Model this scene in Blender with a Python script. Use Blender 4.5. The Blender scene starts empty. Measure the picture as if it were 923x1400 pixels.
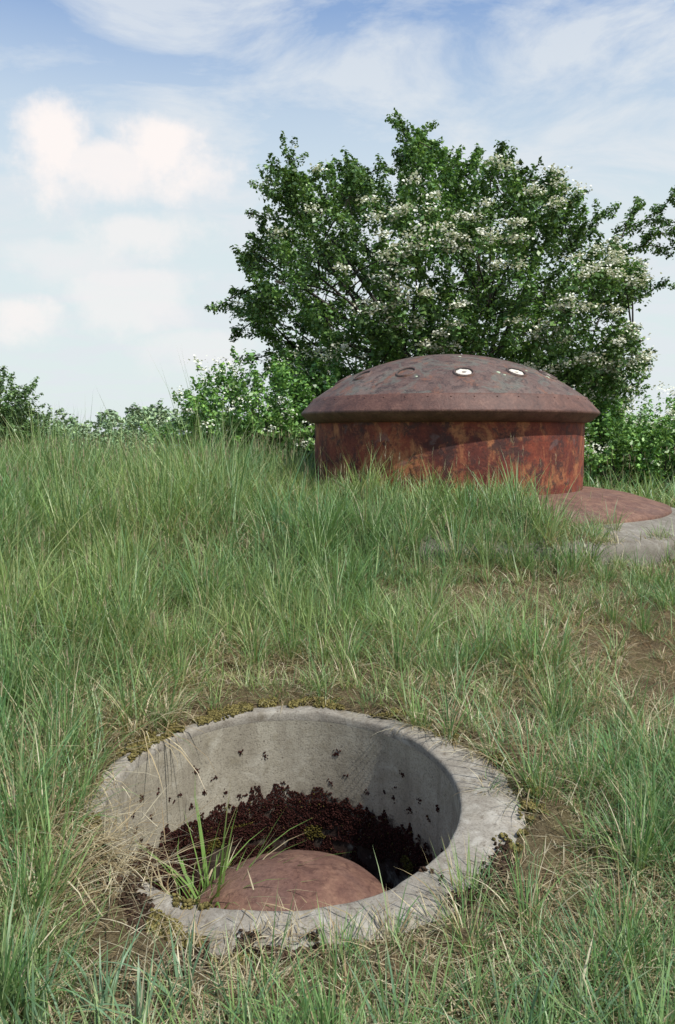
import bpy, bmesh, math, random
import numpy as np
from mathutils import Vector, Matrix
rng=np.random.default_rng(7); random.seed(7)
scene=bpy.context.scene
scene.view_settings.view_transform='Standard'; scene.view_settings.look='None'; scene.view_settings.exposure=0
F=1080.0; PITCH=math.atan(108/F); CP,SP=math.cos(PITCH),math.sin(PITCH)
def P(px,py,Y):
    u=(px-461.5)/F; v=(700-py)/F
    s=Y/(CP+v*SP)
    return np.array([u*s,Y,(-SP+v*CP)*s])
cam=bpy.data.cameras.new("camera"); co=bpy.data.objects.new("camera",cam); scene.collection.objects.link(co)
cam.sensor_fit='VERTICAL'; cam.sensor_height=36; cam.lens=F/1400*36; cam.clip_end=3000; cam.clip_start=0.05
co.location=(0,0,0); co.rotation_euler=(math.pi/2-PITCH,0,0); scene.camera=co
# ---------- noise helper
class VN:
    def __init__(s,seed):
        s.g=np.random.default_rng(seed).random((256,256))
    def __call__(s,x,y,f=1.0):
        x=np.asarray(x)*f+1000.3; y=np.asarray(y)*f+1000.7
        xi=np.floor(x).astype(int); yi=np.floor(y).astype(int); fx=x-xi; fy=y-yi
        fx=fx*fx*(3-2*fx); fy=fy*fy*(3-2*fy); g=s.g
        a=g[xi%256,yi%256];b=g[(xi+1)%256,yi%256];c=g[xi%256,(yi+1)%256];d=g[(xi+1)%256,(yi+1)%256]
        return (a*(1-fx)+b*fx)*(1-fy)+(c*(1-fx)+d*fx)*fy
n1,n2,n3=VN(1),VN(2),VN(3)
def sst(a,b,x):
    t=np.clip((np.asarray(x,float)-a)/(b-a),0,1); return t*t*(3-2*t)
# ---------- mesh helper
def mk(name,V,Q=None,T=None,col=None,mat=None,smooth=False,parent=None):
    me=bpy.data.meshes.new(name); V=np.asarray(V,dtype=np.float32)
    loops=[];starts=[];n=0
    if Q is not None and len(Q):
        Q=np.asarray(Q,dtype=np.int32); loops.append(Q.ravel()); starts.append(np.arange(len(Q))*4); n=len(Q)*4
    if T is not None and len(T):
        T=np.asarray(T,dtype=np.int32); loops.append(T.ravel()); starts.append(n+np.arange(len(T))*3)
    loops=np.concatenate(loops).astype(np.int32); starts=np.concatenate(starts).astype(np.int32)
    me.vertices.add(len(V)); me.vertices.foreach_set("co",V.ravel())
    me.loops.add(len(loops)); me.loops.foreach_set("vertex_index",loops)
    me.polygons.add(len(starts)); me.polygons.foreach_set("loop_start",starts)
    me.update(calc_edges=True)
    if smooth: me.polygons.foreach_set("use_smooth",np.ones(len(starts),dtype=bool))
    if col is not None:
        a=me.attributes.new("col",'FLOAT_COLOR','POINT')
        c=np.ones((len(V),4),dtype=np.float32); c[:,:3]=col; a.data.foreach_set("color",c.ravel())
    if mat: me.materials.append(mat)
    o=bpy.data.objects.new(name,me); scene.collection.objects.link(o)
    if parent: o.parent=parent
    return o
def empty(name,loc=(0,0,0),rot=(0,0,0)):
    o=bpy.data.objects.new(name,None); o.location=loc; o.rotation_euler=rot; scene.collection.objects.link(o); return o
# ---------- materials
def newmat(name):
    m=bpy.data.materials.new(name); m.use_nodes=True; nt=m.node_tree; b=nt.nodes["Principled BSDF"]
    return m,nt,b
class NT:
    def __init__(s,nt): s.nt=nt
    def n(s,t,**k):
        o=s.nt.nodes.new(t)
        for a,v in k.items(): setattr(o,a,v)
        return o
    def l(s,a,b): s.nt.links.new(a,b)
    def noise(s,vec,scale,detail=6,rough=.6,dist=0):
        o=s.n('ShaderNodeTexNoise'); o.inputs['Scale'].default_value=scale;o.inputs['Detail'].default_value=detail
        o.inputs['Roughness'].default_value=rough;o.inputs['Distortion'].default_value=dist
        if vec is not None: s.l(vec,o.inputs['Vector'])
        return o.outputs['Fac']
    def ramp(s,fac,pts):
        o=s.n('ShaderNodeValToRGB'); e=o.color_ramp.elements
        while len(e)<len(pts): e.new(.5)
        for i,(p,c) in enumerate(pts):
            e[i].position=p; e[i].color=(c,c,c,1) if not isinstance(c,tuple) else (*c,1)
        s.l(fac,o.inputs[0]); return o.outputs[0]
    def mix(s,f,a,b,mode='MIX'):
        o=s.n('ShaderNodeMix',data_type='RGBA',blend_type=mode)
        for k,v in ((0,f),(6,a),(7,b)):
            if isinstance(v,(int,float)): o.inputs[k].default_value=v
            elif isinstance(v,tuple): o.inputs[k].default_value=(*v,1)
            else: s.l(v,o.inputs[k])
        return o.outputs[2]
    def math(s,op,a,b=None,c=None,clamp=False):
        o=s.n('ShaderNodeMath',operation=op); o.use_clamp=clamp
        for i,v in enumerate((a,b,c)):
            if v is None: continue
            if isinstance(v,(int,float)): o.inputs[i].default_value=v
            else: s.l(v,o.inputs[i])
        return o.outputs[0]
    def bump(s,h,strength,dist,b):
        o=s.n('ShaderNodeBump'); o.inputs['Strength'].default_value=strength;o.inputs['Distance'].default_value=dist
        s.l(h,o.inputs['Height']); s.l(o.outputs[0],b.inputs['Normal'])
def leafmat(name,trans=.3,rough=.5,spec=.3):
    m,nt,b=newmat(name); N=NT(nt)
    a=N.n('ShaderNodeAttribute',attribute_name='col')
    N.l(a.outputs['Color'],b.inputs['Base Color']); b.inputs['Roughness'].default_value=rough
    b.inputs['Specular IOR Level'].default_value=spec
    if trans>0:
        t=N.n('ShaderNodeBsdfTranslucent'); N.l(N.mix(1.0,a.outputs['Color'],(1.0,1.0,.6),'MULTIPLY'),t.inputs[0])
        mx=N.n('ShaderNodeMixShader'); mx.inputs[0].default_value=trans
        N.l(b.outputs[0],mx.inputs[1]);N.l(t.outputs[0],mx.inputs[2]); N.l(mx.outputs[0],nt.nodes['Material Output'].inputs[0])
    return m
M_grass=leafmat("grass_blades",.35,.42,.45); M_leaf=leafmat("hawthorn_leaves",.28,.42,.5)
M_moss=leafmat("moss",0.0,1,.05)
def bark():
    m,nt,b=newmat("bark");N=NT(nt);tc=N.n('ShaderNodeTexCoord').outputs['Object']
    f=N.noise(tc,9,3); N.l(N.ramp(f,[(.3,(.018,.014,.011)),(.7,(.055,.045,.035))]),b.inputs['Base Color']); b.inputs['Roughness'].default_value=.9
    N.bump(f,.6,.03,b); return m
M_bark=bark()
def rust(name,kind):
    m,nt,b=newmat(name);N=NT(nt);tc=N.n('ShaderNodeTexCoord').outputs['Object']
    big=N.noise(tc,1.7,8,.65,.4); med=N.noise(tc,6,8,.7,.3); fine=N.noise(tc,45,5,.7)
    if kind=='drum':
        mp=N.n('ShaderNodeMapping'); mp.inputs['Scale'].default_value=(1,1,.6); N.l(tc,mp.inputs[0])
        st=N.noise(mp.outputs[0],4,8,.72,.5)
        c=N.ramp(big,[(.36,(.055,.013,.010)),(.47,(.12,.024,.015)),(.57,(.21,.045,.022)),(.68,(.33,.10,.04))])
        c=N.mix(N.ramp(st,[(.50,0.),(.60,.85)]),c,(.38,.155,.065))
        c=N.mix(N.ramp(med,[(.50,0.),(.60,.9)]),c,(.05,.02,.018))
        c=N.mix(N.ramp(N.noise(tc,13,7,.75,.5),[(.54,0.),(.60,.55)]),c,(.24,.07,.035))
        c=N.mix(N.ramp(N.noise(tc,2.6,4,.5,1.5),[(.66,0.),(.70,.5)]),c,(.13,.09,.09))
        mp2=N.n('ShaderNodeMapping'); mp2.inputs['Scale'].default_value=(1,1,.09); N.l(tc,mp2.inputs[0])
        c=N.mix(N.ramp(N.noise(mp2.outputs[0],16,5,.7),[(.54,0.),(.75,.4)]),c,(.05,.017,.013))
    elif kind=='dome':
        c=N.ramp(big,[(.33,(.08,.045,.038)),(.5,(.125,.076,.062)),(.65,(.165,.12,.10))])
        c=N.mix(N.ramp(N.noise(tc,3.6,8,.75,.4),[(.53,0.),(.59,.75)]),c,(.20,.085,.047))
        c=N.mix(N.ramp(N.noise(tc,4.3,6,.7,1.),[(.50,0.),(.60,.8)]),c,(.115,.12,.10))
        c=N.mix(N.ramp(N.noise(tc,10,7,.8,.5),[(.52,0.),(.58,.8)]),c,(.042,.026,.023))
    elif kind=='brim':
        c=N.ramp(med,[(.35,(.07,.032,.025)),(.55,(.13,.062,.046)),(.7,(.19,.10,.072))])
    else:
        c=N.ramp(med,[(.35,(.11,.052,.04)),(.5,(.17,.088,.062)),(.68,(.26,.15,.10))])
        c=N.mix(N.ramp(big,[(.5,0.),(.65,.6)]),c,(.15,.09,.075))
        c=N.mix(N.ramp(N.noise(tc,14,6,.75,.8),[(.54,0.),(.62,.65)]),c,(.07,.03,.022))
    c=N.mix(N.ramp(fine,[(.35,.55),(.6,0.)]),c,N.mix(1.,c,(.45,.4,.4),'MULTIPLY'))
    N.l(c,b.inputs['Base Color']); b.inputs['Roughness'].default_value=.6 if kind in('dome','brim') else .8
    b.inputs['Specular IOR Level'].default_value=.45
    h=N.math('ADD',N.math('MULTIPLY',med,1.),N.math('MULTIPLY',fine,.35)); N.bump(h,.7,.016,b); return m
M_drum,M_dome,M_brim,M_plate=[rust("rusty_steel_"+k,k) for k in('drum','dome','brim','plate')]
def concrete(name,wall=False,dark=1.):
    m,nt,b=newmat(name);N=NT(nt);tc=N.n('ShaderNodeTexCoord').outputs['Object']
    D=lambda *c:tuple(x*dark for x in c)
    big=N.noise(tc,3,7,.65,.3); med=N.noise(tc,17,7,.7); fine=N.noise(tc,110,4,.7)
    if wall: c=N.ramp(big,[(.3,(.24,.215,.165)),(.5,(.35,.32,.255)),(.7,(.44,.41,.33))])
    else: c=N.ramp(big,[(.3,D(.19,.168,.14)),(.5,D(.27,.248,.21)),(.7,D(.36,.33,.285))])
    c=N.mix(N.ramp(med,[(.50,0.),(.66,.55)]),c,D(.15,.13,.105) if not wall else (.24,.21,.15))
    c=N.mix(N.ramp(fine,[(.36,.6),(.5,0.)]),c,(.12,.105,.085))
    v=N.n('ShaderNodeTexVoronoi'); v.inputs['Scale'].default_value=22; N.l(tc,v.inputs['Vector'])
    spots=N.math('LESS_THAN',v.outputs['Distance'],.10)
    c=N.mix(N.math('MULTIPLY',spots,.6),c,(.08,.06,.05))
    if not wall:
        c=N.mix(N.ramp(N.noise(tc,7,6,.7,.5),[(.52,0.),(.62,.5)]),c,D(.44,.42,.37))
        c=N.mix(N.ramp(N.noise(tc,26,6,.8,.5),[(.56,0.),(.64,.65)]),c,(.09,.07,.05))
        c=N.mix(N.ramp(N.noise(tc,4.5,5,.7,.8),[(.54,0.),(.66,.6)]),c,(.13,.11,.08))
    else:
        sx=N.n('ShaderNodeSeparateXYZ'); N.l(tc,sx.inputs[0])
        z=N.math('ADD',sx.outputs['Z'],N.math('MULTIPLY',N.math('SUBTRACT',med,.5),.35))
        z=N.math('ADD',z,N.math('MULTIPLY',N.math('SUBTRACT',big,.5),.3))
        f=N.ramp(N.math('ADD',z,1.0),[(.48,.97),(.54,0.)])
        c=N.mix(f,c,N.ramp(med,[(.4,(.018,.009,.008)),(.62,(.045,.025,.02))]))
        mp=N.n('ShaderNodeMapping'); mp.inputs['Scale'].default_value=(1,1,.12); N.l(tc,mp.inputs[0])
        c=N.mix(N.ramp(N.noise(mp.outputs[0],10,5,.65),[(.5,0.),(.7,.6)]),c,(.18,.155,.12))
        c=N.mix(N.ramp(N.noise(tc,5,6,.7,.6),[(.56,0.),(.66,.5)]),c,(.50,.475,.40))
    N.l(c,b.inputs['Base Color']); b.inputs['Roughness'].default_value=.92; b.inputs['Specular IOR Level'].default_value=.2
    h=N.math('SUBTRACT',N.math('ADD',med,N.math('MULTIPLY',fine,.5)),N.math('MULTIPLY',spots,.6)); N.bump(h,.5,.008 if wall else .011,b); return m
M_conc=concrete("weathered_concrete"); M_wall=concrete("pit_wall_concrete",True); M_conc2=concrete("collar_concrete",False,.7)
def soil():
    m,nt,b=newmat("soil_and_thatch");N=NT(nt);tc=N.n('ShaderNodeTexCoord').outputs['Object']
    a=N.noise(tc,2.2,6,.7,.5); f=N.noise(tc,38,6,.75,1.); g=N.noise(tc,150,3,.7)
    c=N.ramp(a,[(.3,(.11,.075,.045)),(.5,(.17,.13,.07)),(.7,(.14,.15,.06))])
    c=N.mix(N.ramp(f,[(.45,0.),(.65,.85)]),c,(.32,.26,.15)); c=N.mix(N.ramp(g,[(.35,.6),(.55,0.)]),c,(.06,.04,.025))
    N.l(c,b.inputs['Base Color']); b.inputs['Roughness'].default_value=1; b.inputs['Specular IOR Level'].default_value=.1
    N.bump(N.math('ADD',f,g),.9,.03,b); return m
M_soil=soil()
def flat(name,c,r=.8):
    m,nt,b=newmat(name);N=NT(nt);tc=N.n('ShaderNodeTexCoord').outputs['Object']
    f=N.noise(tc,40,5,.7); N.l(N.mix(N.ramp(f,[(.35,.6),(.6,0.)]),c,tuple(x*.45 for x in c)),b.inputs['Base Color']); b.inputs['Roughness'].default_value=r
    return m
M_white=flat("white_filler",(.68,.65,.57)); M_dark=flat("dark_recess",(.02,.015,.012)); M_or=flat("orange_rust",(.28,.11,.05)); M_verd=flat("pale_lichen",(.36,.42,.30))
# ---------- terrain
CX,CY=1.21,8.8
PX,PY,PZ=-.215,3.05,-1.44
_y=np.array([-50,-2,1,4.0,4.6,5.2,6.0,7.0,8.2,12,20,60,800.]); _z=np.array([-3,-1.945,-1.645,-1.345,-1.25,-1.13,-.99,-.86,-.78,-.74,-.95,-1.6,-1.6])
_yy=np.linspace(-50,200,8000); _zz=np.interp(_yy,_y,_z); k=np.hanning(22); k/=k.sum()
_zz=np.convolve(np.pad(_zz,(11,10),'edge'),k,'valid')[:8000]
def collar(r): return np.interp(r,[0,1.44,1.6,2.0,2.35,2.75,3.0,9],[-.6,-.6,-.605,-.66,-.77,-.87,-.9,8])
def exposed(x,y):
    rx,ry=x-CX,y-CY
    wob=(n2(x,y,3)-.5)*.35
    return ((rx>.45+.2*np.maximum(0,-ry-1.6))&(ry<2.2)&(np.hypot(rx,ry)<2.38))|((rx>1.1+wob)&(ry<1.5)&(np.hypot(rx,ry)<2.74+wob*.5))
def ground(x,y):
    x=np.asarray(x,float);y=np.asarray(y,float)
    z=np.interp(y,_yy,_zz)
    rp=np.hypot(x-PX,y-PY); w=sst(.95,1.5,rp)
    z=z+w*((n1(x,y,.8)-.5)*.12+(n2(x,y,2.7)-.5)*.06+(n3(x,y,9)-.5)*.03)
    far=sst(10,40,np.hypot(x,y)); z=z+far*(n1(x,y,.05)-.5)*.8
    z=z-.04*sst(.5,3,x)*sst(3,5,y)*(1-sst(10,14,y))*x
    r=np.hypot(x-CX,y-CY)
    e=sst(.2,1.0,x-CX)*(y<CY+2.5)
    off=-.05*e+.035*(1-e)+(1-e)*(n3(x,y,3)-.5)*.04
    return np.minimum(z,np.where(r<3.4,collar(r)+off,99)), r
def surf(x,y):
    z,r=ground(x,y); return np.where(r<2.75,np.maximum(z,collar(r)-.005),z)
def axis(a,b,st,far,g):
    l=list(np.arange(a,b,st)); s=st; v=b
    while v<far: l.append(v); s*=g; v+=s
    s=st; v=a-st*1.2
    while v>-far: l.insert(0,v); s*=g; v-=s
    return np.array(l)
xs=axis(-4.5,5.5,.055,900,1.13); ys=axis(.5,10,.055,900,1.13)
X,Y=np.meshgrid(xs,ys); Z,_=ground(X,Y)
V=np.stack([X,Y,Z],-1).reshape(-1,3); nx=len(xs); ny=len(ys)
i,j=np.meshgrid(np.arange(nx-1),np.arange(ny-1)); a=(j*nx+i).ravel()
Q=np.stack([a,a+1,a+nx+1,a+nx],1); c=V[Q].mean(1); Q=Q[(np.hypot(c[:,0]-PX,c[:,1]-PY)>.745)]
mk("ground",V,Q,mat=M_soil,smooth=True)
# ---------- lathe
def lathe(name,prof,mat,parent,seg=128,noise=0,closed=False,f=6,sm=True):
    prof=np.array(prof,float); n=len(prof); th=np.linspace(0,2*np.pi,seg,endpoint=False)
    R=np.repeat(prof[:,0][:,None],seg,1); Zz=np.repeat(prof[:,1][:,None],seg,1); T=np.repeat(th[None],n,0)
    if noise:
        R=R+noise*(n1(np.cos(T)*f,np.sin(T)*f+Zz*f)-.5)*2
    V=np.stack([R*np.cos(T),R*np.sin(T),Zz],-1).reshape(-1,3); Qs=[]
    for a in range(n if closed else n-1):
        b=(a+1)%n; i=np.arange(seg); k=(i+1)%seg
        Qs.append(np.stack([b*seg+i,b*seg+k,a*seg+k,a*seg+i],1))
    o=mk(name,V,np.concatenate(Qs),mat=mat,smooth=sm,parent=parent)
    return o
def dens(p,m=6):
    p=np.array(p,float);o=[]
    for a,b in zip(p[:-1],p[1:]):
        for t in np.linspace(0,1,m,endpoint=False): o.append(a+(b-a)*t)
    o.append(p[-1]); return o
# ---------- cupola
cup=empty("armoured_gun_turret",(CX,CY,0))
rr=np.array([0.001,.2,.41,.6,.73,.95,1.14,1.3,1.42,1.475]); dz=np.array([0,.008,.033,.07,.108,.185,.275,.37,.45,.49])
pf=np.polyfit(rr,dz,5); r2=np.linspace(.001,1.475,26)
lathe("dome",[(r,.85-np.polyval(pf,r)) for r in r2],M_dome,cup,160)
ze=.85-np.polyval(pf,1.475)
lathe("brim",[(1.46,ze+.006),(1.479,ze+.008),(1.487,ze-.012),(1.606,.222),(1.612,.205),(1.605,.19),(1.53,.125),(1.50,.11),(1.44,.10)],M_brim,cup,160,sm=False)
lathe("drum",dens([(1.46,.13),(1.46,-.1),(1.462,-.3),(1.46,-.72)],4),M_drum,cup,160,noise=.003)
ap=lathe("armoured_apron",dens([(1.455,-.59),(1.6,-.60),(2.0,-.655),(2.33,-.755),(2.35,-.85)],5),M_plate,cup,160,noise=.006)
lathe("concrete_collar",dens([(2.3,-.775),(2.7,-.865),(2.77,-.9),(2.82,-1.15)],6),M_conc2,cup,160,noise=.03)
bm=bmesh.new()
for kx in range(44):
    a=kx/44*2*math.pi+.03
    bmesh.ops.create_icosphere(bm,subdivisions=2,radius=.0095,matrix=Matrix.Translation((1.498*math.cos(a),1.498*math.sin(a),ze-.024))@Matrix.Diagonal((1,1,.8,1)))
me=bpy.data.meshes.new("rivets"); bm.to_mesh(me); bm.free(); me.materials.append(M_brim); o=bpy.data.objects.new("rivets",me); scene.collection.objects.link(o); o.parent=cup
def on_dome(a,r):
    z=.85-np.polyval(pf,r); sl=np.polyval(np.polyder(pf),r)
    nrm=Vector((math.cos(a)*sl,math.sin(a)*sl,1)).normalized()
    return Matrix.Translation(Vector((r*math.cos(a),r*math.sin(a),z)))@nrm.to_track_quat('Z','Y').to_matrix().to_4x4()
for kx in range(12):
    a=-math.pi/2+.0+math.radians(29)*kx if kx<6 else -math.pi/2-math.radians(29)*(kx-5)
    mw=on_dome(a,1.13+.02*math.sin(kx*5))
    bm=bmesh.new(); seg=28; prof=[(.108,-.012),(.104,.010),(.095,.018),(.086,.012),(.080,-.004)]
    wht=kx in(0,1,2)
    inner=[(.062,.006),(.04,.010),(.024,.006),(.020,-.01)] if wht else [(.055,-.012),(.03,-.012)]
    rings=[]
    for (q,h) in prof+inner:
        rings.append([bm.verts.new((q*math.cos(t)*(1+.28*random.uniform(-1,1)*(q<.07 and q>.03 and wht)),q*math.sin(t)*(1+.2*random.uniform(-1,1)*(q<.07 and q>.03 and wht)),h)) for t in np.linspace(0,2*math.pi,seg,endpoint=False)])
    for ri,(A,B) in enumerate(zip(rings[:-1],rings[1:])):
        for s in range(seg):
            f=bm.faces.new((A[s],A[(s+1)%seg],B[(s+1)%seg],B[s])); f.material_index=0 if ri<3 else (2 if ri==3 else 1)
            f.smooth=True
    f=bm.faces.new(rings[-1]); f.material_index=2
    me=bpy.data.meshes.new("vision_port"); bm.to_mesh(me); bm.free()
    me.materials.append(M_dome); me.materials.append(M_white if wht else M_or); me.materials.append(M_dark)
    o=bpy.data.objects.new("vision_port",me); scene.collection.objects.link(o); o.parent=cup; o.matrix_local=mw
# small lichen / plug spots
for (adeg,rr_,s_) in ((-72,1.12,.022),(-70,1.17,.014),(-50,1.05,.014),(-112,1.2,.013),(-38,1.16,.024),(-86,.6,.016),(30,1.,.02),(150,.9,.02)):
    bm=bmesh.new(); bmesh.ops.create_icosphere(bm,subdivisions=2,radius=s_,matrix=Matrix.Diagonal((1,1,.25,1)))
    for v in bm.verts: v.co.x*=1+random.uniform(-.25,.25); v.co.y*=1+random.uniform(-.25,.25)
    me=bpy.data.meshes.new("lichen_spot"); bm.to_mesh(me); bm.free(); me.materials.append(M_verd)
    o=bpy.data.objects.new("lichen_spot",me); scene.collection.objects.link(o); o.parent=cup; o.matrix_local=on_dome(math.radians(adeg),rr_)
# ---------- pit
pit=empty("concrete_pit",(PX,PY,PZ),(math.atan(.1),0,0))
seg=240; th=np.linspace(0,2*np.pi,seg,endpoint=False)
RI=.70
ro=.92-.12*sst(0,1,np.sin(th))-.09*sst(0,.8,-np.cos(th))+.05*sst(.2,1,np.cos(th)*.9-np.sin(th)*.3)
ro=np.maximum(ro+(n1(np.cos(th)*3,np.sin(th)*3)-.5)*.05+(n2(np.cos(th)*9,np.sin(th)*9)-.5)*.02,.80)
nr=16; V=[]
ts=np.linspace(0,1,nr)
for kx,t in enumerate(ts):
    r=RI+.012+(ro-RI-.012)*t
    z=.012+(n2(np.cos(th)*r*5,np.sin(th)*r*5)-.5)*.012+(n3(np.cos(th)*r*22,np.sin(th)*r*22)-.5)*.005-.02*t**4
    V.append(np.stack([r*np.cos(th),r*np.sin(th),z],1))
z0=V[0][:,2]
pre=[]
chip=(n3(th*9,th*0,1)>.85)*.005
for (dr,dz_) in ((.0,-.012),(.005,-.004)):
    pre.append(np.stack([(RI+dr+chip)*np.cos(th),(RI+dr+chip)*np.sin(th),z0+dz_],1))
low=np.stack([(RI)*np.cos(th),(RI)*np.sin(th),z0*0-.03],1)
post=np.stack([(ro+.01)*np.cos(th),(ro+.01)*np.sin(th),z0*0-.12],1)
allr=[low]+pre+V+[post]; V=np.concatenate(allr)
def ringfaces(m):
    Qs=[]
    for a in range(m-1):
        i=np.arange(seg);k2=(i+1)%seg; Qs.append(np.stack([a*seg+i,(a+1)*seg+i,(a+1)*seg+k2,a*seg+k2],1))
    return np.concatenate(Qs)
mk("rim",V,ringfaces(len(allr)),mat=M_conc,smooth=True,parent=pit)
cs_,sn_=np.cos(th),np.sin(th)
rin=.885-.105*sst(.1,.9,sn_)-.145*sst(.1,.9,-cs_)+.06*sst(.2,1,cs_)-.035*sst(.3,1,-sn_)*sst(-.5,.5,cs_)
rin=rin+(n1(cs_*5+3,sn_*5)-.5)*.05+(n2(cs_*12,sn_*12)-.5)*.035; rin=np.maximum(rin,.732)
V=[]
for kx,t in enumerate(np.linspace(0,1,14)):
    r=rin+(1.2-rin)*t
    z=-.012+.045*np.sin(np.pi*min(1,t*1.15+.04))**.7+(n2(cs_*r*9,sn_*r*9)-.5)*.025*min(1,t*5)+(n3(cs_*r*26,sn_*r*26)-.5)*.012-.05*t**3
    V.append(np.stack([r*cs_,r*sn_,z],1))
mk("soil_edge",np.concatenate(V),ringfaces(14),mat=M_soil,smooth=True,parent=pit)
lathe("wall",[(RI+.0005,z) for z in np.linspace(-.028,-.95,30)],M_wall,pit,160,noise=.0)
g=np.linspace(-.75,.75,50); X,Y=np.meshgrid(g,g); Z=-.84+(n1(X,Y,6)-.5)*.08+(n2(X,Y,20)-.5)*.03
V=np.stack([X,Y,Z],-1).reshape(-1,3); i,j=np.meshgrid(np.arange(49),np.arange(49)); a=(j*50+i).ravel()
mk("floor",V,np.stack([a,a+1,a+51,a+50],1),mat=M_soil,smooth=True,parent=pit)
q=np.linspace(0,1,16)
prof=[(.001+.40*t,-.445-.120*t**2.1) for t in q]+[(.415,-.57),(.42,-.585),(.415,-.61),(.40,-.62),(.385,-.90)]
cl=lathe("steel_cloche_cap",prof,M_plate,pit,120,noise=.003); cl.location=(.03,.04,0)
# ---------- moss blobs
def ico(sub):
    bm=bmesh.new(); bmesh.ops.create_icosphere(bm,subdivisions=sub,radius=1); v=np.array([x.co[:] for x in bm.verts]); f=np.array([[y.index for y in x.verts] for x in bm.faces]); bm.free(); return v,f
IV,IF=ico(1)
def blobs(name,C,S,col,parent=None,sq=None):
    n=len(C); C=np.asarray(C);S=np.asarray(S)
    V=IV[None]*(1+.9*(rng.random((n,len(IV),1))-.5))*S[:,None,None]
    if sq is not None: V=V*sq
    V=V+C[:,None]; T=(IF[None]+(np.arange(n)*len(IV))[:,None,None]).reshape(-1,3)
    cc=np.repeat(col[:,None],len(IV),1)*(.6+.8*rng.random((n,len(IV),1)))
    return mk(name,V.reshape(-1,3),T=T,col=cc.reshape(-1,3),mat=M_moss,parent=parent)
def mosscol(n,py=.2):
    c=np.tile(np.array([.034,.013,.011]),(n,1))*(.5+1.*rng.random((n,1)))
    y=rng.random(n)<py; c[y]=np.array([.10,.08,.025])*(.5+.8*rng.random((y.sum(),1))); return c
n=80000; t=rng.random(n)*2*np.pi; z=-.37-.48*rng.random(n)
cx_,sy_=np.cos(t),np.sin(t)
line=-.445+.07*(n1(cx_*3,sy_*3)-.5)*2+.05*(n2(cx_*9,sy_*9)-.5)*2+.05*(n3(cx_*25,sy_*25)-.5)*2
dens_=n3(t*5,z*9,1)*.55+n1(t*14,z*22,1)*.45
keep=(z<line)&(dens_>.26+.24*(z<-.66)); t,z=t[keep],z[keep]
n0=len(t)
nc=130; tc0=rng.random(nc)*2*np.pi; zc0=-.47+.30*rng.random(nc)**2.3; cs=rng.integers(4,20,nc); idx=np.repeat(np.arange(nc),cs)
szc=np.sqrt(cs)*.0022
t2=tc0[idx]+rng.normal(0,1,len(idx))*szc[idx]/RI; z2=zc0[idx]+rng.normal(0,1,len(idx))*szc[idx]
t=np.concatenate([t,t2]);z=np.concatenate([z,z2]); s=np.concatenate([.0015+.004*rng.random(n0),.002+.0035*rng.random(len(t2))])
yel=(n2(t*4,z*9,1)>.70)&(z<-.56); rw=RI-.001-.012*rng.random(len(t))*(z<-.45)*n3(t*20,z*28)
C=np.stack([rw*np.cos(t),rw*np.sin(t),z],1)
col=mosscol(len(t),.02); col[yel]=np.array([.09,.075,.02])*(.4+.8*rng.random((yel.sum(),1)))
blobs("wall_moss",C,s,col,pit)
n=7000; r=.68*np.sqrt(rng.random(n)); t=rng.random(n)*2*np.pi; C=np.stack([r*np.cos(t),r*np.sin(t),-.83+.04*rng.random(n)],1)
blobs("floor_moss",C,.006+.012*rng.random(n),mosscol(n,.25),pit)
n=34000; t=rng.random(n)*2*np.pi; rb=np.interp(t,th,rin,period=2*np.pi); r=rb+rng.normal(.02,.028,n)
front=(np.sin(t)<-.7)&(np.cos(t)>-.45)
r=np.where(front&(rng.random(n)<.35),RI+.01+.2*rng.random(n)**1.5,r)
x_,y_=r*np.cos(t),r*np.sin(t)
keep=(n1(x_*6+9,y_*6)*.5+n2(x_*22,y_*22)*.5>.53)&(r>RI+.006)&~((r<rb-.04)&(n3(x_*9,y_*9)<.6)); t,r,x_,y_=t[keep],r[keep],x_[keep],y_[keep]; n=len(t)
C=np.stack([x_,y_,.010+.018*rng.random(n)],1)
c=np.tile(np.array([.16,.135,.05]),(n,1))*(.35+.9*rng.random((n,1))); dk=((n2(x_*5,y_*5)>.6)&(np.sin(t)<-.4))|((x_<-.45)&(y_<-.45)); c[dk]=np.array([.05,.032,.022])*(.5+rng.random((dk.sum(),1)))
blobs("rim_moss",C,.003+.005*rng.random(n),c,pit,sq=np.array([1,1,.8]))
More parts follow.
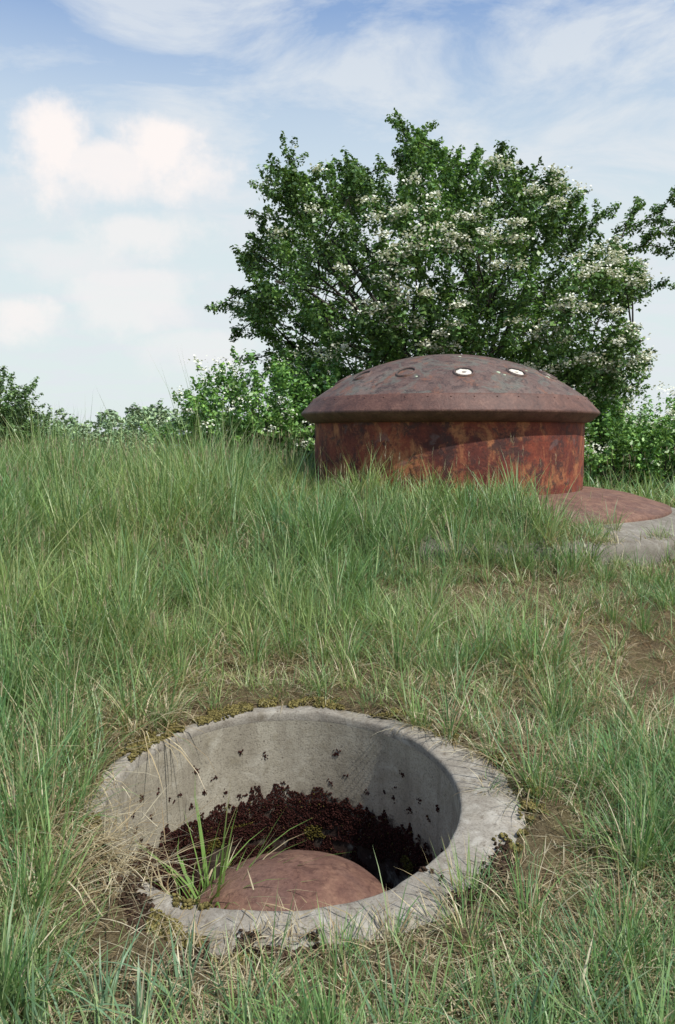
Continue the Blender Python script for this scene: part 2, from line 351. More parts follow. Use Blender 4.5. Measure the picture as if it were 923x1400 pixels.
# ---------- blades
def blades(root,head,L,lean,curv,w,col,S=4,tipcol=None,rootcol=None,twist=.5,base=.8):
    n=len(root); t=np.linspace(0,1,S+1); dt=1/S
    th_=lean[:,None]+curv[:,None]*(t[None,:-1]+dt/2)
    hr=np.concatenate([np.zeros((n,1)),np.cumsum(np.sin(th_)*dt,1)],1)*L[:,None]
    vz=np.concatenate([np.zeros((n,1)),np.cumsum(np.cos(th_)*dt,1)],1)*L[:,None]
    hx,hy=np.cos(head),np.sin(head)
    Cc=np.stack([root[:,0:1]+hx[:,None]*hr,root[:,1:2]+hy[:,None]*hr,root[:,2:3]+vz],-1)
    a=head+np.pi/2+rng.normal(0,twist,n); sv=np.stack([np.cos(a),np.sin(a),np.zeros(n)],-1)
    wt=(base+(1-base)*np.minimum(1,t*3))*(1-t**1.8); 
    off=sv[:,None,:]*(w[:,None]*wt[None,:]*.5)[:,:,None]
    A=(Cc-off)[:,:S];B=(Cc+off)[:,:S];Tp=Cc[:,S:]
    V=np.concatenate([np.stack([A,B],2).reshape(n,2*S,3),Tp],1); nv=2*S+1; o=(np.arange(n)*nv)[:,None]
    Q=np.concatenate([np.stack([o+2*k_,o+2*k_+1,o+2*k_+3,o+2*k_+2],-1) for k_ in range(S-1)],1).reshape(-1,4)
    T=np.stack([o+2*S-2,o+2*S-1,o+2*S],-1).reshape(-1,3)
    tt=np.concatenate([np.repeat(t[:S],2),[1.]])
    c=np.repeat(col[:,None],nv,1)
    if rootcol is not None:
        m=np.clip(1-tt*3.,0,1)[None,:,None]*.6; c=c*(1-m)+rootcol*m
    if tipcol is not None:
        m=(np.clip(tt-.7,0,1)/.3)[None,:,None]*tipcol[:,None,None]; c=c*(1-m)+np.array([.46,.40,.22])*m
    return V.reshape(-1,3),Q,T,c.reshape(-1,3)
def join(parts):
    Vs,Qs,Ts,Cs=[],[],[],[];o=0
    for (V,Q,T,c) in parts:
        Vs.append(V);Cs.append(c)
        if len(Q): Qs.append(Q+o)
        if len(T): Ts.append(T+o)
        o+=len(V)
    return np.concatenate(Vs),(np.concatenate(Qs) if Qs else None),(np.concatenate(Ts) if Ts else None),np.concatenate(Cs)
GREENS=np.array([[.185,.32,.105],[.14,.27,.115],[.24,.36,.125],[.12,.23,.078],[.30,.39,.175]])
STRAW=np.array([[.56,.48,.31],[.46,.37,.22],[.66,.59,.42],[.34,.25,.14]])
RC=np.array([.36,.36,.19])
def style(x,y):
    rp=np.hypot(x-PX,y-PY); rc=np.hypot(x-CX,y-CY)
    H=.23+.12*sst(3.7,4.8,y)+.14*sst(7,9,y)
    left=sst(-.75,-1.35,x); H=H+.16*left*sst(1.5,3,y)
    H=H*(.5+1.0*n1(x,y,1.5))
    H=H*(1-.15*sst(-.9,.3,x)*sst(4.6,5.4,y)*(1-sst(7.6,8.6,y)))
    H=np.where(rp<1.9,H*(.42+.58*sst(.92,1.45,rp+.3*(y>PY)+.35*(x<-.9))),H)
    H=np.where(y<2.5,np.minimum(H,.22),H)
    dry=.10+.42*sst(.45,.75,n2(x,y,1.2))+.35*(1-sst(1.0,1.55,rp))+.2*(y<2.6)*(n3(x,y,1.6)>.4)-.12*left+.10*sst(.3,.9,x)*(y<4.3)
    br=np.exp(-(((x-2.0)/.85)**2+((y-4.55)/.7)**2)); dry=dry+.8*br; H=H*(1-.6*br)
    br2=np.exp(-(((x-.95)/.5)**2+((y-5.35)/.28)**2)); dry=dry+.65*br2; H=H*(1-.4*br2)
    K=1-.8*sst(.3,.7,br)-.4*sst(.4,.9,br2); K=K*(.5+.5*sst(.3,.6,n3(x,y,2.2)))
    K=np.where(rp<.93-.12*(y>PY)-.10*(x<PX-.4),0,K); K=np.where((rp<1.3)&(y<PY+.3)&(x>-.8),K*.6,K)
    K=np.where((rc<1.5),0,K)
    K=np.where(exposed(x,y),0,K)
    H=np.where((x>CX+.5)&(y>5.4)&(y<7),H*.6,H)
    return H,np.clip(dry,0,.95),K
def samp(n,y0,y1,p):
    Yg=np.linspace(y0,y1,2000); w=(Yg**-p)*(.5*Yg+1.0); c_=np.cumsum(w); c_/=c_[-1]
    y=np.interp(rng.random(n),c_,Yg); x=(rng.random(n)*2-1)*(.5*y+1.0); return x,y
def tufts(n,y0,y1,p,nb,spread,hs=1.,ws=1.,S=4,dryadd=0.,K2=1.):
    x,y=samp(n,y0,y1,p); H,D,K=style(x,y); k_=rng.random(n)<K*K2; x,y,H,D=x[k_],y[k_],H[k_],D[k_]; m=len(x)
    cnt=rng.poisson(nb,m)+3; idx=np.repeat(np.arange(m),cnt); N_=len(idx)
    a=rng.random(N_)*2*np.pi; rad=np.abs(rng.normal(0,1,N_))*spread*np.repeat(.6+.8*rng.random(m),cnt)
    bx=x[idx]+np.cos(a)*rad; by=y[idx]+np.sin(a)*rad
    ok=(np.hypot(bx-PX,by-PY)>.78)&(np.hypot(bx-CX,by-CY)>1.49); idx,bx,by,a,rad=idx[ok],bx[ok],by[ok],a[ok],rad[ok]; N_=len(idx)
    hsz=H[idx]*hs*np.repeat(.55+.9*rng.random(m),cnt)[ok]; L=hsz*(.45+.75*rng.random(N_))
    hd=a+rng.normal(0,.6,N_); lean=np.abs(rng.normal(.15,.22,N_))+rad/spread*.14; curv=np.abs(rng.normal(.6,.7,N_))
    dry=rng.random(N_)<np.clip(D[idx]+dryadd+rng.normal(0,.15,m)[idx],0,1)*.85
    gt=rng.integers(0,5,m)[idx]; gt=np.where(rng.random(N_)<.65,gt,rng.integers(0,5,N_))
    col=GREENS[gt]*(.7+.55*rng.random((N_,1))); patch=(n1(bx,by,.7)-.5)[:,None]; col=col*(1+.6*patch*np.array([1,.4,.2]))
    sc=STRAW[rng.integers(0,4,N_)]*(.7+.5*rng.random((N_,1))); col=np.where(dry[:,None],sc,col)
    lean=np.where(dry,lean+.6*rng.random(N_),lean); curv=np.where(dry,curv+.6,curv); L=np.where(dry,L*.75,L)
    w=(.0026+.0030*rng.random(N_))*ws*np.sqrt(np.maximum(1,by/4.))*(.7+.6*np.clip(hsz/.3,0,1.3))
    root=np.stack([bx,by,surf(bx,by)-.01],1)
    return blades(root,hd,L,lean,curv,w,col,S=S,tipcol=(rng.random(N_)<.3)*.9,rootcol=RC)
parts=[tufts(9500,1.5,9.5,1.0,20,.033), tufts(5200,1.5,10,.9,10,.10,hs=.75,dryadd=.12),
       tufts(4800,9,30,1.3,11,.12,hs=.8,ws=1.8,S=3),
       tufts(380,1.5,7.5,.6,50,.03,hs=1.5,ws=1.15)]
def ring_tuft(cx,cy,n,Hh,sp=.05,leanm=.25,dryp=.1,w=.0045,z=None,curvm=.6,hdir=None,gc=None):
    a=rng.random(n)*2*np.pi; rad=np.abs(rng.normal(0,sp,n)); bx=cx+np.cos(a)*rad; by=cy+np.sin(a)*rad
    zz=surf(bx,by)-.01 if z is None else np.full(n,z)
    hd=a+rng.normal(0,.4,n) if hdir is None else hdir+rng.normal(0,.6,n)
    col=(GREENS[rng.integers(0,4,n)] if gc is None else np.tile(gc,(n,1)))*(.75+.5*rng.random((n,1))); d=rng.random(n)<dryp; col[d]=STRAW[rng.integers(0,4,d.sum())]
    return blades(np.stack([bx,by,zz],1),hd,Hh*(.4+.7*rng.random(n)),np.abs(rng.normal(leanm,.2,n)),np.abs(rng.normal(curvm,.45,n)),w*(.7+.6*rng.random(n)),col,S=6,tipcol=(rng.random(n)<.3)*.9,rootcol=RC)
for (px,py,Yd,h) in ((625,750,5.9,.56),(715,735,6.0,.54),(785,745,5.8,.45),(560,735,6.1,.46),(500,735,6.3,.46),(450,735,6.3,.42),(670,745,6.0,.44),(830,745,5.7,.2),(840,830,5.0,.24),(880,850,4.9,.22),(660,910,4.3,.38),(545,940,4.2,.38),(700,900,4.4,.36),(350,930,4.25,.33),(230,950,4.2,.38),(590,820,5.2,.38),(460,850,4.8,.4),(150,930,4.3,.45),(760,990,3.7,.3),(800,1090,3.1,.3),(740,1120,3.0,.24),(900,1180,2.7,.33),(60,1180,2.7,.42),(90,1040,3.3,.48),(30,1290,2.3,.38),(850,1330,2.2,.25),(720,1290,2.3,.24),(640,1330,2.2,.2),(460,1370,2.1,.18),(900,1050,3.2,.33),(280,860,4.9,.48),(130,840,5.0,.52),(40,900,4.6,.52),(400,920,4.4,.36),(610,930,4.15,.3),(480,930,4.3,.3),(70,1110,3.0,.42),(110,1130,2.95,.26),(860,1220,2.6,.28),(640,1260,2.4,.18)):
    p=P(px,py,Yd); parts.append(ring_tuft(p[0],Yd,90,h*1.15,.05,.25,.18))
for (px,Yd) in ((40,1.85),(90,1.8),(140,1.95),(190,1.85),(20,2.0),(330,1.9),(560,1.85),(700,1.85),(860,1.85),(900,2.0),(780,1.95),(250,2.0)):
    p=P(px,1380,Yd); parts.append(ring_tuft(p[0],Yd,22,.27,.05,.35,.1,.009,gc=np.array([.15,.255,.145])))
n=36000; x,y=samp(n,1.5,8,.9); H,D,K=style(x,y); rp=np.hypot(x-PX,y-PY); rc=np.hypot(x-CX,y-CY)
k_=(rp>.80+.14*(x>PX)*(y<PY+.3))&((rc>2.9)|~exposed(x,y)&(rc>2.4))&(rng.random(n)<.3+D); x,y=x[k_],y[k_]; n=len(x)
col=STRAW[rng.integers(0,4,n)]*(.55+.6*rng.random((n,1))); br=np.exp(-(((x-1.95)/.8)**2+((y-4.7)/.8)**2))[:,None]
col=col*(1-br*np.array([.35,.5,.6]))
parts.append(blades(np.stack([x,y,surf(x,y)+.006+.028*rng.random(n)],1),rng.random(n)*6.28,.06+.14*rng.random(n),1.30+.25*rng.random(n),rng.normal(.05,.25,n),.002+.0025*rng.random(n),col,S=3))
def strawclump(cx,cy,n,L,sp,hdir,hs):
    bx=cx+rng.normal(0,sp,n); by=cy+rng.normal(0,sp*.7,n)
    return blades(np.stack([bx,by,surf(bx,by)+.015+.035*rng.random(n)],1),hdir+rng.normal(0,hs,n),L*(.3+.8*rng.random(n)),1.05+.45*rng.random(n),rng.normal(.25,.35,n),.002+.004*rng.random(n),STRAW[rng.integers(0,4,n)]*(.45+.7*rng.random((n,1))),S=5)
for (px,py,Yd,nn,L,hd) in ((125,1215,2.62,300,.25,-.1),(130,1170,2.8,130,.2,.1),(155,1260,2.5,200,.22,-.3),(60,1320,2.25,120,.18,-.5),(900,1270,2.4,130,.18,2.5),(800,1380,2.1,130,.18,2.),(110,1030,3.35,120,.18,-.4),(160,1000,3.65,140,.16,-1.2),(300,960,4.0,140,.14,-1.5),(420,950,4.05,120,.13,-1.4),(560,965,4.0,140,.14,-1.6),(680,1010,3.6,110,.15,-2.2),(720,1060,3.35,100,.14,-2.5),(620,760,5.8,160,.24,-1.5),(500,1380,2.1,120,.15,1.),(260,1380,2.05,120,.18,1.2),(400,1340,2.2,120,.12,1.5),(600,1330,2.2,120,.12,2),(700,1240,2.45,100,.12,2),(860,1100,3.0,140,.18,2.),(780,900,4.3,120,.18,-1.)):
    p=P(px,py,Yd); parts.append(strawclump(p[0],Yd,nn,L,.10,hd,1.5))
n=2400; x,y=samp(n,1.9,12,.5); H,D,K=style(x,y); k_=(rng.random(n)<K*(.15+.85*sst(-.3,-1.2,x)+.45*(y>4.6)))&(H>.16); x,y,H=x[k_],y[k_],H[k_]; n=len(x)
L=np.clip(H*1.7*(.7+.5*rng.random(n)),.28,.68); hd=rng.random(n)*6.28; lean=np.abs(rng.normal(0,.14,n)); cv=np.abs(rng.normal(.15,.18,n)); root=np.stack([x,y,surf(x,y)],1)
sc=np.where(rng.random((n,1))<.5,np.array([[.46,.40,.23]]),np.array([[.24,.30,.13]]))
parts.append(blades(root,hd,L,lean,cv,np.full(n,.0028)*np.sqrt(np.maximum(1,y/4)),sc,S=4))
S_=4; dt=1/S_; t=np.arange(S_)*dt+dt/2; thh=lean[:,None]+cv[:,None]*t
tip=root+np.stack([np.cos(hd)*(np.sin(thh).sum(1)*dt*L),np.sin(hd)*(np.sin(thh).sum(1)*dt*L),np.cos(thh).sum(1)*dt*L],1)
for q_ in range(7):
    rt=tip-np.array([0,0,.011*q_])
    parts.append(blades(rt,rng.random(n)*6.28,.022+.03*rng.random(n),.15+.3*rng.random(n),np.zeros(n),.0035*np.sqrt(np.maximum(1,y/4)),np.tile([.38,.31,.21],(n,1))*(.6+.7*rng.random((n,1))),S=2))
V,Q,T,c=join(parts)
mk("meadow_grass",V,Q,T,c,M_grass)
fz=PZ-.84
pp=[ring_tuft(PX-.33,PY+.22,60,.74,.03,.16,.1,.016,z=fz+.0,curvm=1.0,gc=np.array([.2,.34,.09])),ring_tuft(PX-.42,PY+.18,50,.68,.04,.2,.25,.013,z=fz,curvm=1.1,gc=np.array([.2,.34,.09]))]
V,Q,T,c=join(pp)
# keep the blades inside the shaft
dx,dy=V[:,0]-PX,V[:,1]-PY; rr_=np.hypot(dx,dy); lim_=.66; s_=np.where((rr_>lim_)&(V[:,2]<PZ+.02),lim_/rr_,1.); V[:,0]=PX+dx*s_; V[:,1]=PY+dy*s_
mk("grass_tuft",V,Q,T,c,M_grass)
# ---------- foliage
def tube(pts,r0,r1,seg=6):
    pts=np.array(pts); n=len(pts); d=np.gradient(pts,axis=0); d/=np.linalg.norm(d,axis=1)[:,None]+1e-9
    up=np.array([.3,.2,.93]); s=np.cross(d,up); s/=np.linalg.norm(s,axis=1)[:,None]+1e-6; u=np.cross(s,d)
    r=np.linspace(r0,r1,n)[:,None,None]; a=np.linspace(0,2*np.pi,seg,endpoint=False)
    V=pts[:,None]+r*(np.cos(a)[None,:,None]*s[:,None]+np.sin(a)[None,:,None]*u[:,None]); i=np.arange(seg);k_=(i+1)%seg
    Q=np.concatenate([np.stack([q*seg+i,q*seg+k_,(q+1)*seg+k_,(q+1)*seg+i],1) for q in range(n-1)])
    return V.reshape(-1,3),Q,np.zeros((0,3),int),np.ones((n*seg,3))*.08
def bez(a,b,m=9,sag=.0,jit=.0):
    a=np.array(a);b=np.array(b);t=np.linspace(0,1,m)[:,None]; c_=(a+b)/2+np.array([0,0,sag])+rng.normal(0,1,3)*jit
    return (1-t)**2*a+2*t*(1-t)*c_+t*t*b
LG=np.array([[.085,.165,.04],[.115,.215,.055],[.065,.14,.042],[.15,.25,.065],[.095,.19,.06]])
def sprays(starts,ends,nl,rad,ls,bright=1.,taper=.75,cf=None,desat=0.):
    n=len(starts); idx=np.repeat(np.arange(n),nl); N_=len(idx); t=rng.random(N_)**.8
    ax=(ends-starts)[idx]; base=starts[idx]+ax*t[:,None]
    off=rng.normal(0,1,(N_,3)); off/=np.linalg.norm(off,axis=1)[:,None]
    R=rad*(1-taper*t)*rng.random(N_)**.5; C=base+off*R[:,None]
    nrm=off*.6+rng.normal(0,.5,(N_,3))+np.array([0,0,.9]); nrm/=np.linalg.norm(nrm,axis=1)[:,None]
    tg=np.cross(nrm,rng.normal(0,1,(N_,3))); tg/=np.linalg.norm(tg,axis=1)[:,None]+1e-6; bt=np.cross(nrm,tg)
    s=ls*(.6+.8*rng.random(N_))[:,None]
    V=np.stack([C-tg*s*.55,C-bt*s*.36+nrm*s*.10,C+tg*s*.55,C+bt*s*.36+nrm*s*.10],1).reshape(-1,3)
    Q=(np.arange(N_)*4)[:,None]+np.arange(4)
    sc=(.7+.6*rng.random(n))
    if cf is not None: sc=sc*cf
    c=LG[rng.integers(0,5,N_)]*(.75+.5*rng.random((N_,1)))*sc[idx][:,None]*bright
    if desat: c=c*(1-desat)+c.mean(1,keepdims=True)*1.15*desat  # pulls leaf colour to a paler grey: distance haze painted in
    return V,Q,np.zeros((0,3),int),np.repeat(c,4,0)
def flowers(C,nf,rad,s,flat_=.5):
    n=len(C); idx=np.repeat(np.arange(n),nf); N_=len(idx); off=rng.normal(0,1,(N_,3))*np.array([1,1,flat_])*rad
    c=C[idx]+off; nrm=rng.normal(0,.5,(N_,3))+np.array([0,0,.9]); nrm/=np.linalg.norm(nrm,axis=1)[:,None]
    tg=np.cross(nrm,rng.normal(0,1,(N_,3))); tg/=np.linalg.norm(tg,axis=1)[:,None]; bt=np.cross(nrm,tg); ss=s*(.7+.6*rng.random(N_))[:,None]
    V=np.stack([c-tg*ss*.5,c-bt*ss*.5,c+tg*ss*.5,c+bt*ss*.5],1).reshape(-1,3); Q=(np.arange(N_)*4)[:,None]+np.arange(4)
    return V,Q,np.zeros((0,3),int),np.repeat(np.array([[.82,.83,.72]])*(.8+.25*rng.random((N_,1))),4,0)
TY=14.5
poly_px=[(318,422),(340,385),(345,345),(366,305),(370,268),(398,238),(425,262),(455,262),(480,240),(505,272),(535,225),(556,212),(580,218),(600,245),(630,232),(665,240),(690,262),(715,262),(750,272),(772,305),(775,335),(805,345),(838,385),(848,420),(835,455),(850,500),(838,545),(800,560),(640,570),(460,570),(390,530),(372,505),(392,475),(350,458),(345,440)]
poly=np.array([P(a,b,TY)[[0,2]] for a,b in poly_px])
def inside(p,poly):
    x,y=p[:,0],p[:,1]; r=np.zeros(len(p),bool); n=len(poly)
    for i in range(n):
        x1,y1=poly[i];x2,y2=poly[(i+1)%n]; c_=((y1>y)!=(y2>y))&(x<(x2-x1)*(y-y1)/(y2-y1+1e-12)+x1); r^=c_
    return r
def edged(p,poly):
    d=np.full(len(p),1e9); n=len(poly)
    for i in range(n):
        a=poly[i];b=poly[(i+1)%n];ab=b-a;t=np.clip(((p-a)@ab)/(ab@ab),0,1); d=np.minimum(d,np.linalg.norm(p-(a+t[:,None]*ab),axis=1))
    return d
lo,hi=poly.min(0),poly.max(0); pts=lo+(hi-lo)*rng.random((14000,2)); pts=pts[inside(pts,poly)]; ed=edged(pts,poly)
q_=np.clip(ed/1.9,0,1); D_=3.2*np.sqrt(q_*(2-q_)); yy=(rng.random(len(pts))*2-1); yy=np.sign(yy)*np.abs(yy)**.6*D_
C3=np.stack([pts[:,0],TY+yy,pts[:,1]],1)
NCL=150; cen=[C3[0]]; dmin=np.linalg.norm(C3-cen[0],axis=1)
for kx in range(NCL-1):
    i_=(dmin*(.75+.5*rng.random(len(C3)))).argmax(); cen.append(C3[i_]); dmin=np.minimum(dmin,np.linalg.norm(C3-C3[i_],axis=1))
cen=np.array(cen); rng.shuffle(cen)
d=np.linalg.norm(C3[:,None]-cen[None],axis=2); near=d.min(1); own=d.argmin(1)
k_=near<.50; C3,own=C3[k_],own[k_]; sel=rng.choice(len(C3),min(1600,len(C3)),replace=False); C3,own=C3[sel],own[sel]
clf=.75+.65*rng.random(NCL)
tc=np.array([P(610,430,TY)[0],TY,P(610,450,TY)[2]])
tree=empty("hawthorn_tree",(0,0,0))
wood=[]; base=np.array([P(620,600,TY)[0],TY,-1.0])
forks=[]
for kx in range(5):
    a=kx*1.256; f=base+np.array([math.cos(a)*.55,math.sin(a)*.5,1.5+.4*random.random()]); wood.append(tube(bez(base+np.array([math.cos(a)*.14,math.sin(a)*.14,0]),f,9,0,.12),.12,.08,8)); forks.append(f)
wood.append(tube(bez(base-np.array([0,0,.3]),base+np.array([0,0,.7]),5),.26,.18,10))
forks=np.array(forks); limbs=[]
for c_ in cen[:22]:
    f=forks[np.linalg.norm((forks-c_)*[1,1,.2],axis=1).argmin()]; b_=bez(f,c_,12,.3,.25); wood.append(tube(b_,.05,.012,6)); limbs.append(b_)
LP=np.concatenate(limbs)
for c_ in cen[22:]:
    dd=np.linalg.norm(LP-c_,axis=1)+(LP[:,2]>c_[2])*1.; f=LP[dd.argmin()]; wood.append(tube(bez(f,c_,7,.1,.08),.018,.008,5))
outd=C3-tc; outd/=np.linalg.norm(outd,axis=1)[:,None]; dirs=outd+np.array([0,0,.35])+rng.normal(0,.35,C3.shape); dirs/=np.linalg.norm(dirs,axis=1)[:,None]
Ls=(.35+.35*rng.random(len(C3)))[:,None]; st=C3-dirs*Ls*.5; en=C3+dirs*Ls*.5
for kx in range(0,len(C3),2):
    wood.append(tube(bez(cen[own[kx]],st[kx],3),.006,.004,3)); wood.append(tube(np.array([st[kx],(st[kx]+en[kx])/2,en[kx]]),.005,.002,3))
lv=[sprays(st,en,80,.20,.066,cf=clf[own])]
def shoots(pxlist,Yb,rad=.12,nl=60,ls=.055):
    s,e=[],[]
    for pl in pxlist:
        q=[P(a,b,Yb+random.uniform(-.4,.4)) for a,b in pl]
        for a,b in zip(q[:-1],q[1:]):
            wood.append(tube(bez(a,b,4,.02),.012,.008,4)); s.append(a);e.append(b)
            for w_ in range(3):
                m=a+(b-a)*random.random(); dd=(b-a)/np.linalg.norm(b-a)+rng.normal(0,.7,3); s.append(m); e.append(m+dd*.17)
    lv.append(sprays(np.array(s),np.array(e),nl,rad,ls,taper=.5))
shoots([[(470,262),(500,240),(530,225)],[(560,225),(553,185),(545,157)],[(585,225),(578,195),(583,175)],[(610,245),(600,205)],[(545,225),(555,205)],
 [(400,250),(402,225),(388,208)],[(372,265),(355,255)],[(365,300),(338,290)],[(345,350),(320,345)],[(345,395),(312,410),(293,426)],[(345,440),(318,462)],[(385,480),(345,492)],[(425,262),(430,235)],
 [(640,245),(645,218),(660,207)],[(670,245),(685,225),(700,214)],[(735,275),(745,262),(772,262)],[(460,262),(452,228)],[(500,270),(492,235)],[(715,270),(712,248)],
 [(840,420),(880,405),(915,382)],[(845,470),(868,450)],[(845,490),(862,505)],[(820,370),(850,372)],[(765,300),(790,290)]],TY-.3)
shoots([[(740,420),(800,360),(850,325),(885,298),(925,268)],[(800,420),(840,355),(880,335),(915,340),(950,332)],[(775,350),(812,305),(835,285)],[(850,325),(862,295),(875,275)],[(885,300),(915,305),(950,300)],[(880,335),(900,320),(930,318)],[(915,270),(945,262)]],TY-.3,rad=.13,nl=65)
fp=lo+(hi-lo)*rng.random((2600,2)); fp=fp[inside(fp,poly)]; fe=edged(fp,poly); qq=np.clip(fe/1.9,0,1); fD=3.2*np.sqrt(qq*(2-qq))+.16
side=np.where(rng.random(len(fp))<.6,-1,1); F3=np.stack([fp[:,0],TY+side*fD,fp[:,1]],1)
lim=P(600,345,TY)[2]; wt=sst(.50,.68,n2(F3[:,0]*2.3,F3[:,2]*3.8+side*7))*sst(lim+.35,lim-.3,F3[:,2])*sst(P(455,1,TY)[0],P(520,1,TY)[0],F3[:,0])
wt=np.maximum(wt*.5,.02); F3=F3[rng.random(len(F3))<wt]
lv.append(sprays(F3-np.array([0,0,.2]),F3+np.array([0,0,.03]),55,.2,.066,taper=.3))
fl=[flowers(F3+np.array([0,-.03,.07]),62,.075,.042,.45)]
V,Q,T,c=join(lv); mk("leaves",V,Q,None,c,M_leaf,parent=tree)
V,Q,T,c=join(fl); M_fl=leafmat("blossom",.15,.7,.1); mk("blossoms",V,Q,None,c,M_fl,parent=tree)
V,Q,T,c=join(wood); mk("trunk_and_limbs",V,Q,None,c,M_bark,smooth=True,parent=tree)
def bush(name,lobes,ns,nl,ls,rad,fl=0,bright=1.2,sl=.45,mat=None,desat=0.):
    par=empty(name); S=[];E=[];wd=[]
    for (c_,r_) in lobes:
        c_=np.array(c_);r_=np.array(r_); k_=int(ns*r_[0]*r_[2])+8
        d=rng.normal(0,1,(k_,3)); d/=np.linalg.norm(d,axis=1)[:,None]
        p=c_+d*r_*(.55+.45*rng.random((k_,1))); p[:,2]=np.maximum(p[:,2],-.75); dd=d+np.array([0,0,.8])+rng.normal(0,.35,(k_,3)); dd/=np.linalg.norm(dd,axis=1)[:,None]
        S.append(p-dd*sl*.5);E.append(p+dd*sl*(.4+.6*rng.random((k_,1))))
        b_=c_-np.array([0,0,c_[2]+.95])
        for q in range(0,k_,5): wd.append(tube(bez(b_+rng.normal(0,.1,3)*[1,1,0],p[q],5,.1,.05),.016,.005,4))
    S=np.concatenate(S);E=np.concatenate(E); V,Q,T,c=sprays(S,E,nl,rad,ls,bright=bright,desat=desat); mk("leaves",V,Q,None,c,mat or M_leaf,parent=par)
    V,Q,T,c=join(wd); mk("stems",V,Q,None,c,M_bark,parent=par)
    if fl:
        k_=rng.random(len(E))<fl; V,Q,T,c=flowers(E[k_]+np.array([0,0,.06]),30,.07,.036); mk("blossoms",V,Q,None,c,M_fl,parent=par)
def lob(px,py,Yd,rx,rz,ry=None):
    p=P(px,py,Yd); return (p,(rx,ry or rx,rz))
bush("hawthorn_bush",[lob(310,575,12.2,.75,.7),lob(365,565,12.2,.85,.75),lob(262,600,12.2,.5,.4),lob(425,570,12.2,.8,.75),lob(490,580,12.5,.8,.8)],150,65,.06,.17,.25,bright=1.7)
bush("hawthorn_bush",[lob(840,610,12.2,.8,.55),lob(905,620,12.2,.8,.4),lob(960,610,12.5,.8,.6),lob(810,590,13,.8,.8)],150,65,.06,.17,.25,bright=1.7)
bush("shrub",[lob(8,572,17,.7,.95),lob(-45,565,17,1,1.1),lob(38,600,17,.55,.5)],130,70,.065,.18,bright=1.3,desat=.2)
M_far=leafmat("hedge_leaves",0.,.5,.4)
L_=[]
for kx in range(52):
    x=-31+kx*1.22+random.uniform(-.5,.5); yb=27+3*math.sin(kx*1.7); hh=random.random()**1.5
    L_.append(((x,yb,-.85+.25*hh),(1.1+.4*random.random(),1.2,.6+.65*hh)))
bush("hedge",L_,26,60,.10,.30,0,1.7,.9,M_far,.35)  # lower saturation puts distance haze into the leaf colour
L_=[]
for kx in range(60):
    L_.append(((-75+kx*2.6,62+6*math.sin(kx*2.3),-.8+1.2*random.random()),(3,2,1.8)))
bush("distant_hedge",L_,4,50,.36,.9,0,2.2,1.2,M_far,.5)  # farther row: stronger haze painted into its leaf colour
# ---------- light
sd=Vector((.50,-.52,1.05)).normalized()
sl=bpy.data.lights.new("sun",'SUN'); sl.energy=5.0; sl.angle=math.radians(.8); sl.color=(1,.96,.89)
so=bpy.data.objects.new("sun",sl); so.rotation_euler=sd.to_track_quat('Z','Y').to_euler(); so.location=(5,-5,12); scene.collection.objects.link(so)
w=bpy.data.worlds.new("World"); scene.world=w; w.use_nodes=True; nt=w.node_tree; N=NT(nt); bg=nt.nodes['Background']
sky=N.n('ShaderNodeTexSky',sky_type='NISHITA'); sky.sun_disc=False; sky.sun_elevation=math.asin(sd.z); sky.sun_rotation=math.atan2(sd.x,sd.y)
sky.dust_density=.7; sky.air_density=1.2; sky.ozone_density=1.0
tcn=N.n('ShaderNodeTexCoord').outputs['Generated']; sp=N.n('ShaderNodeSeparateXYZ'); N.l(tcn,sp.inputs[0])
x,y,z=sp.outputs; ym=N.math('MAXIMUM',y,.05); az=N.math('DIVIDE',x,ym); el=N.math('DIVIDE',z,ym)
nd=N.noise(tcn,8,5,.6); nd2=N.noise(tcn,26,5,.65)
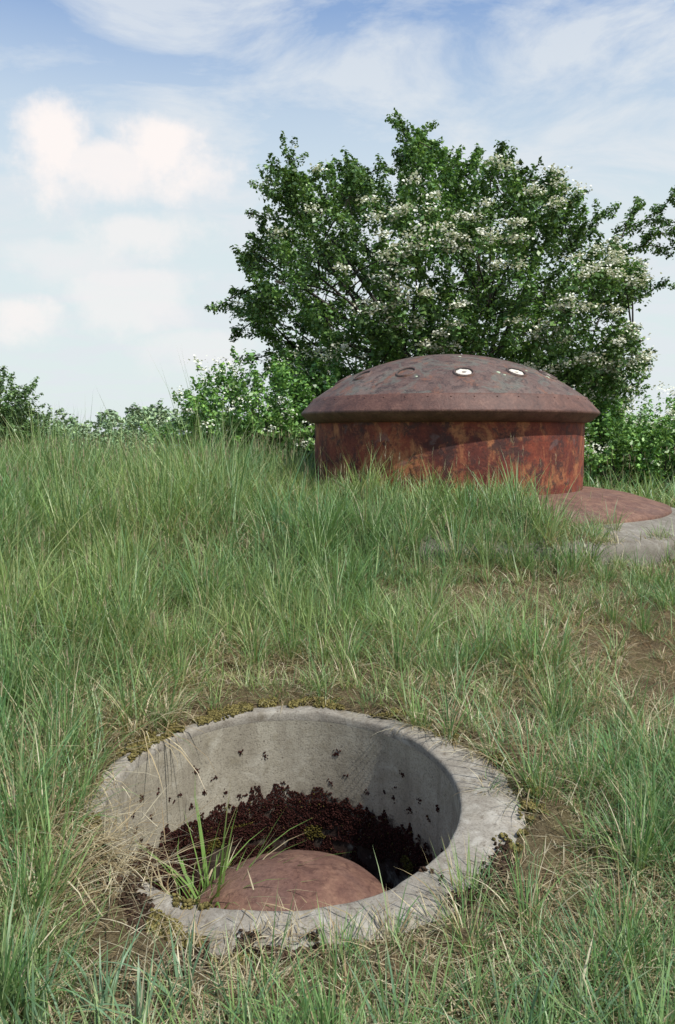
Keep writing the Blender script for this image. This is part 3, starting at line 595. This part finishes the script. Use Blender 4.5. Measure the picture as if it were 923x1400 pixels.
nn=N.math('ADD',N.math('MULTIPLY',N.math('SUBTRACT',nd,.5),2.3),N.math('MULTIPLY',N.math('SUBTRACT',nd2,.5),1.3))
cl=None
for (px,py,rx,ry,st_) in ((72,180,50,42,1.),(210,190,60,34,1.),(145,215,130,28,.85),(190,312,80,22,.6),(110,345,100,18,.35),(195,390,90,26,.5),(30,425,55,20,.75),(270,470,70,20,.35)):
    p=P(px,py,1.); a=N.math('MULTIPLY',N.math('SUBTRACT',az,float(p[0])),F/rx*.98); e=N.math('MULTIPLY',N.math('SUBTRACT',el,float(p[2])),F/ry*.93)
    e=N.math('MULTIPLY',e,N.math('ADD',.5,N.math('MULTIPLY',N.math('GREATER_THAN',e,0.),.65)))
    r=N.math('SQRT',N.math('ADD',N.math('MULTIPLY',a,a),N.math('MULTIPLY',e,e)))
    f=N.math('SUBTRACT',1.5,N.math('ADD',r,nn)); o=N.n('ShaderNodeMapRange',interpolation_type='SMOOTHSTEP'); N.l(f,o.inputs[0]); o.inputs[1].default_value=0;o.inputs[2].default_value=1.0;o.inputs[3].default_value=0;o.inputs[4].default_value=st_
    cl=o.outputs[0] if cl is None else N.math('MAXIMUM',cl,o.outputs[0])
zd=N.math('ADD',N.math('MAXIMUM',z,0.),.12); cb=N.n('ShaderNodeCombineXYZ'); N.l(N.math('DIVIDE',x,zd),cb.inputs[0]); N.l(N.math('MULTIPLY',N.math('DIVIDE',y,zd),1.3),cb.inputs[1])
wn=N.noise(cb.outputs[0],2.0,9,.62,.5); wn=N.math('ADD',wn,N.math('MULTIPLY',az,.10)); wisp=N.ramp(wn,[(.42,0.),(.58,1.)])
haze=N.ramp(z,[(0.,.97),(.24,.88),(.36,.55),(.45,.12),(.9,.03)])
base_=N.mix(haze,N.mix(1.,sky.outputs[0],(.95,1.05,1.2),'MULTIPLY'),(4.95,5.5,5.5)); base_=N.mix(N.math('MULTIPLY',wisp,.75),base_,(5.1,5.4,5.7)); base_=N.mix(cl,base_,(6.6,6.2,6.05))
N.l(base_,bg.inputs[0]); bg.inputs[1].default_value=.15
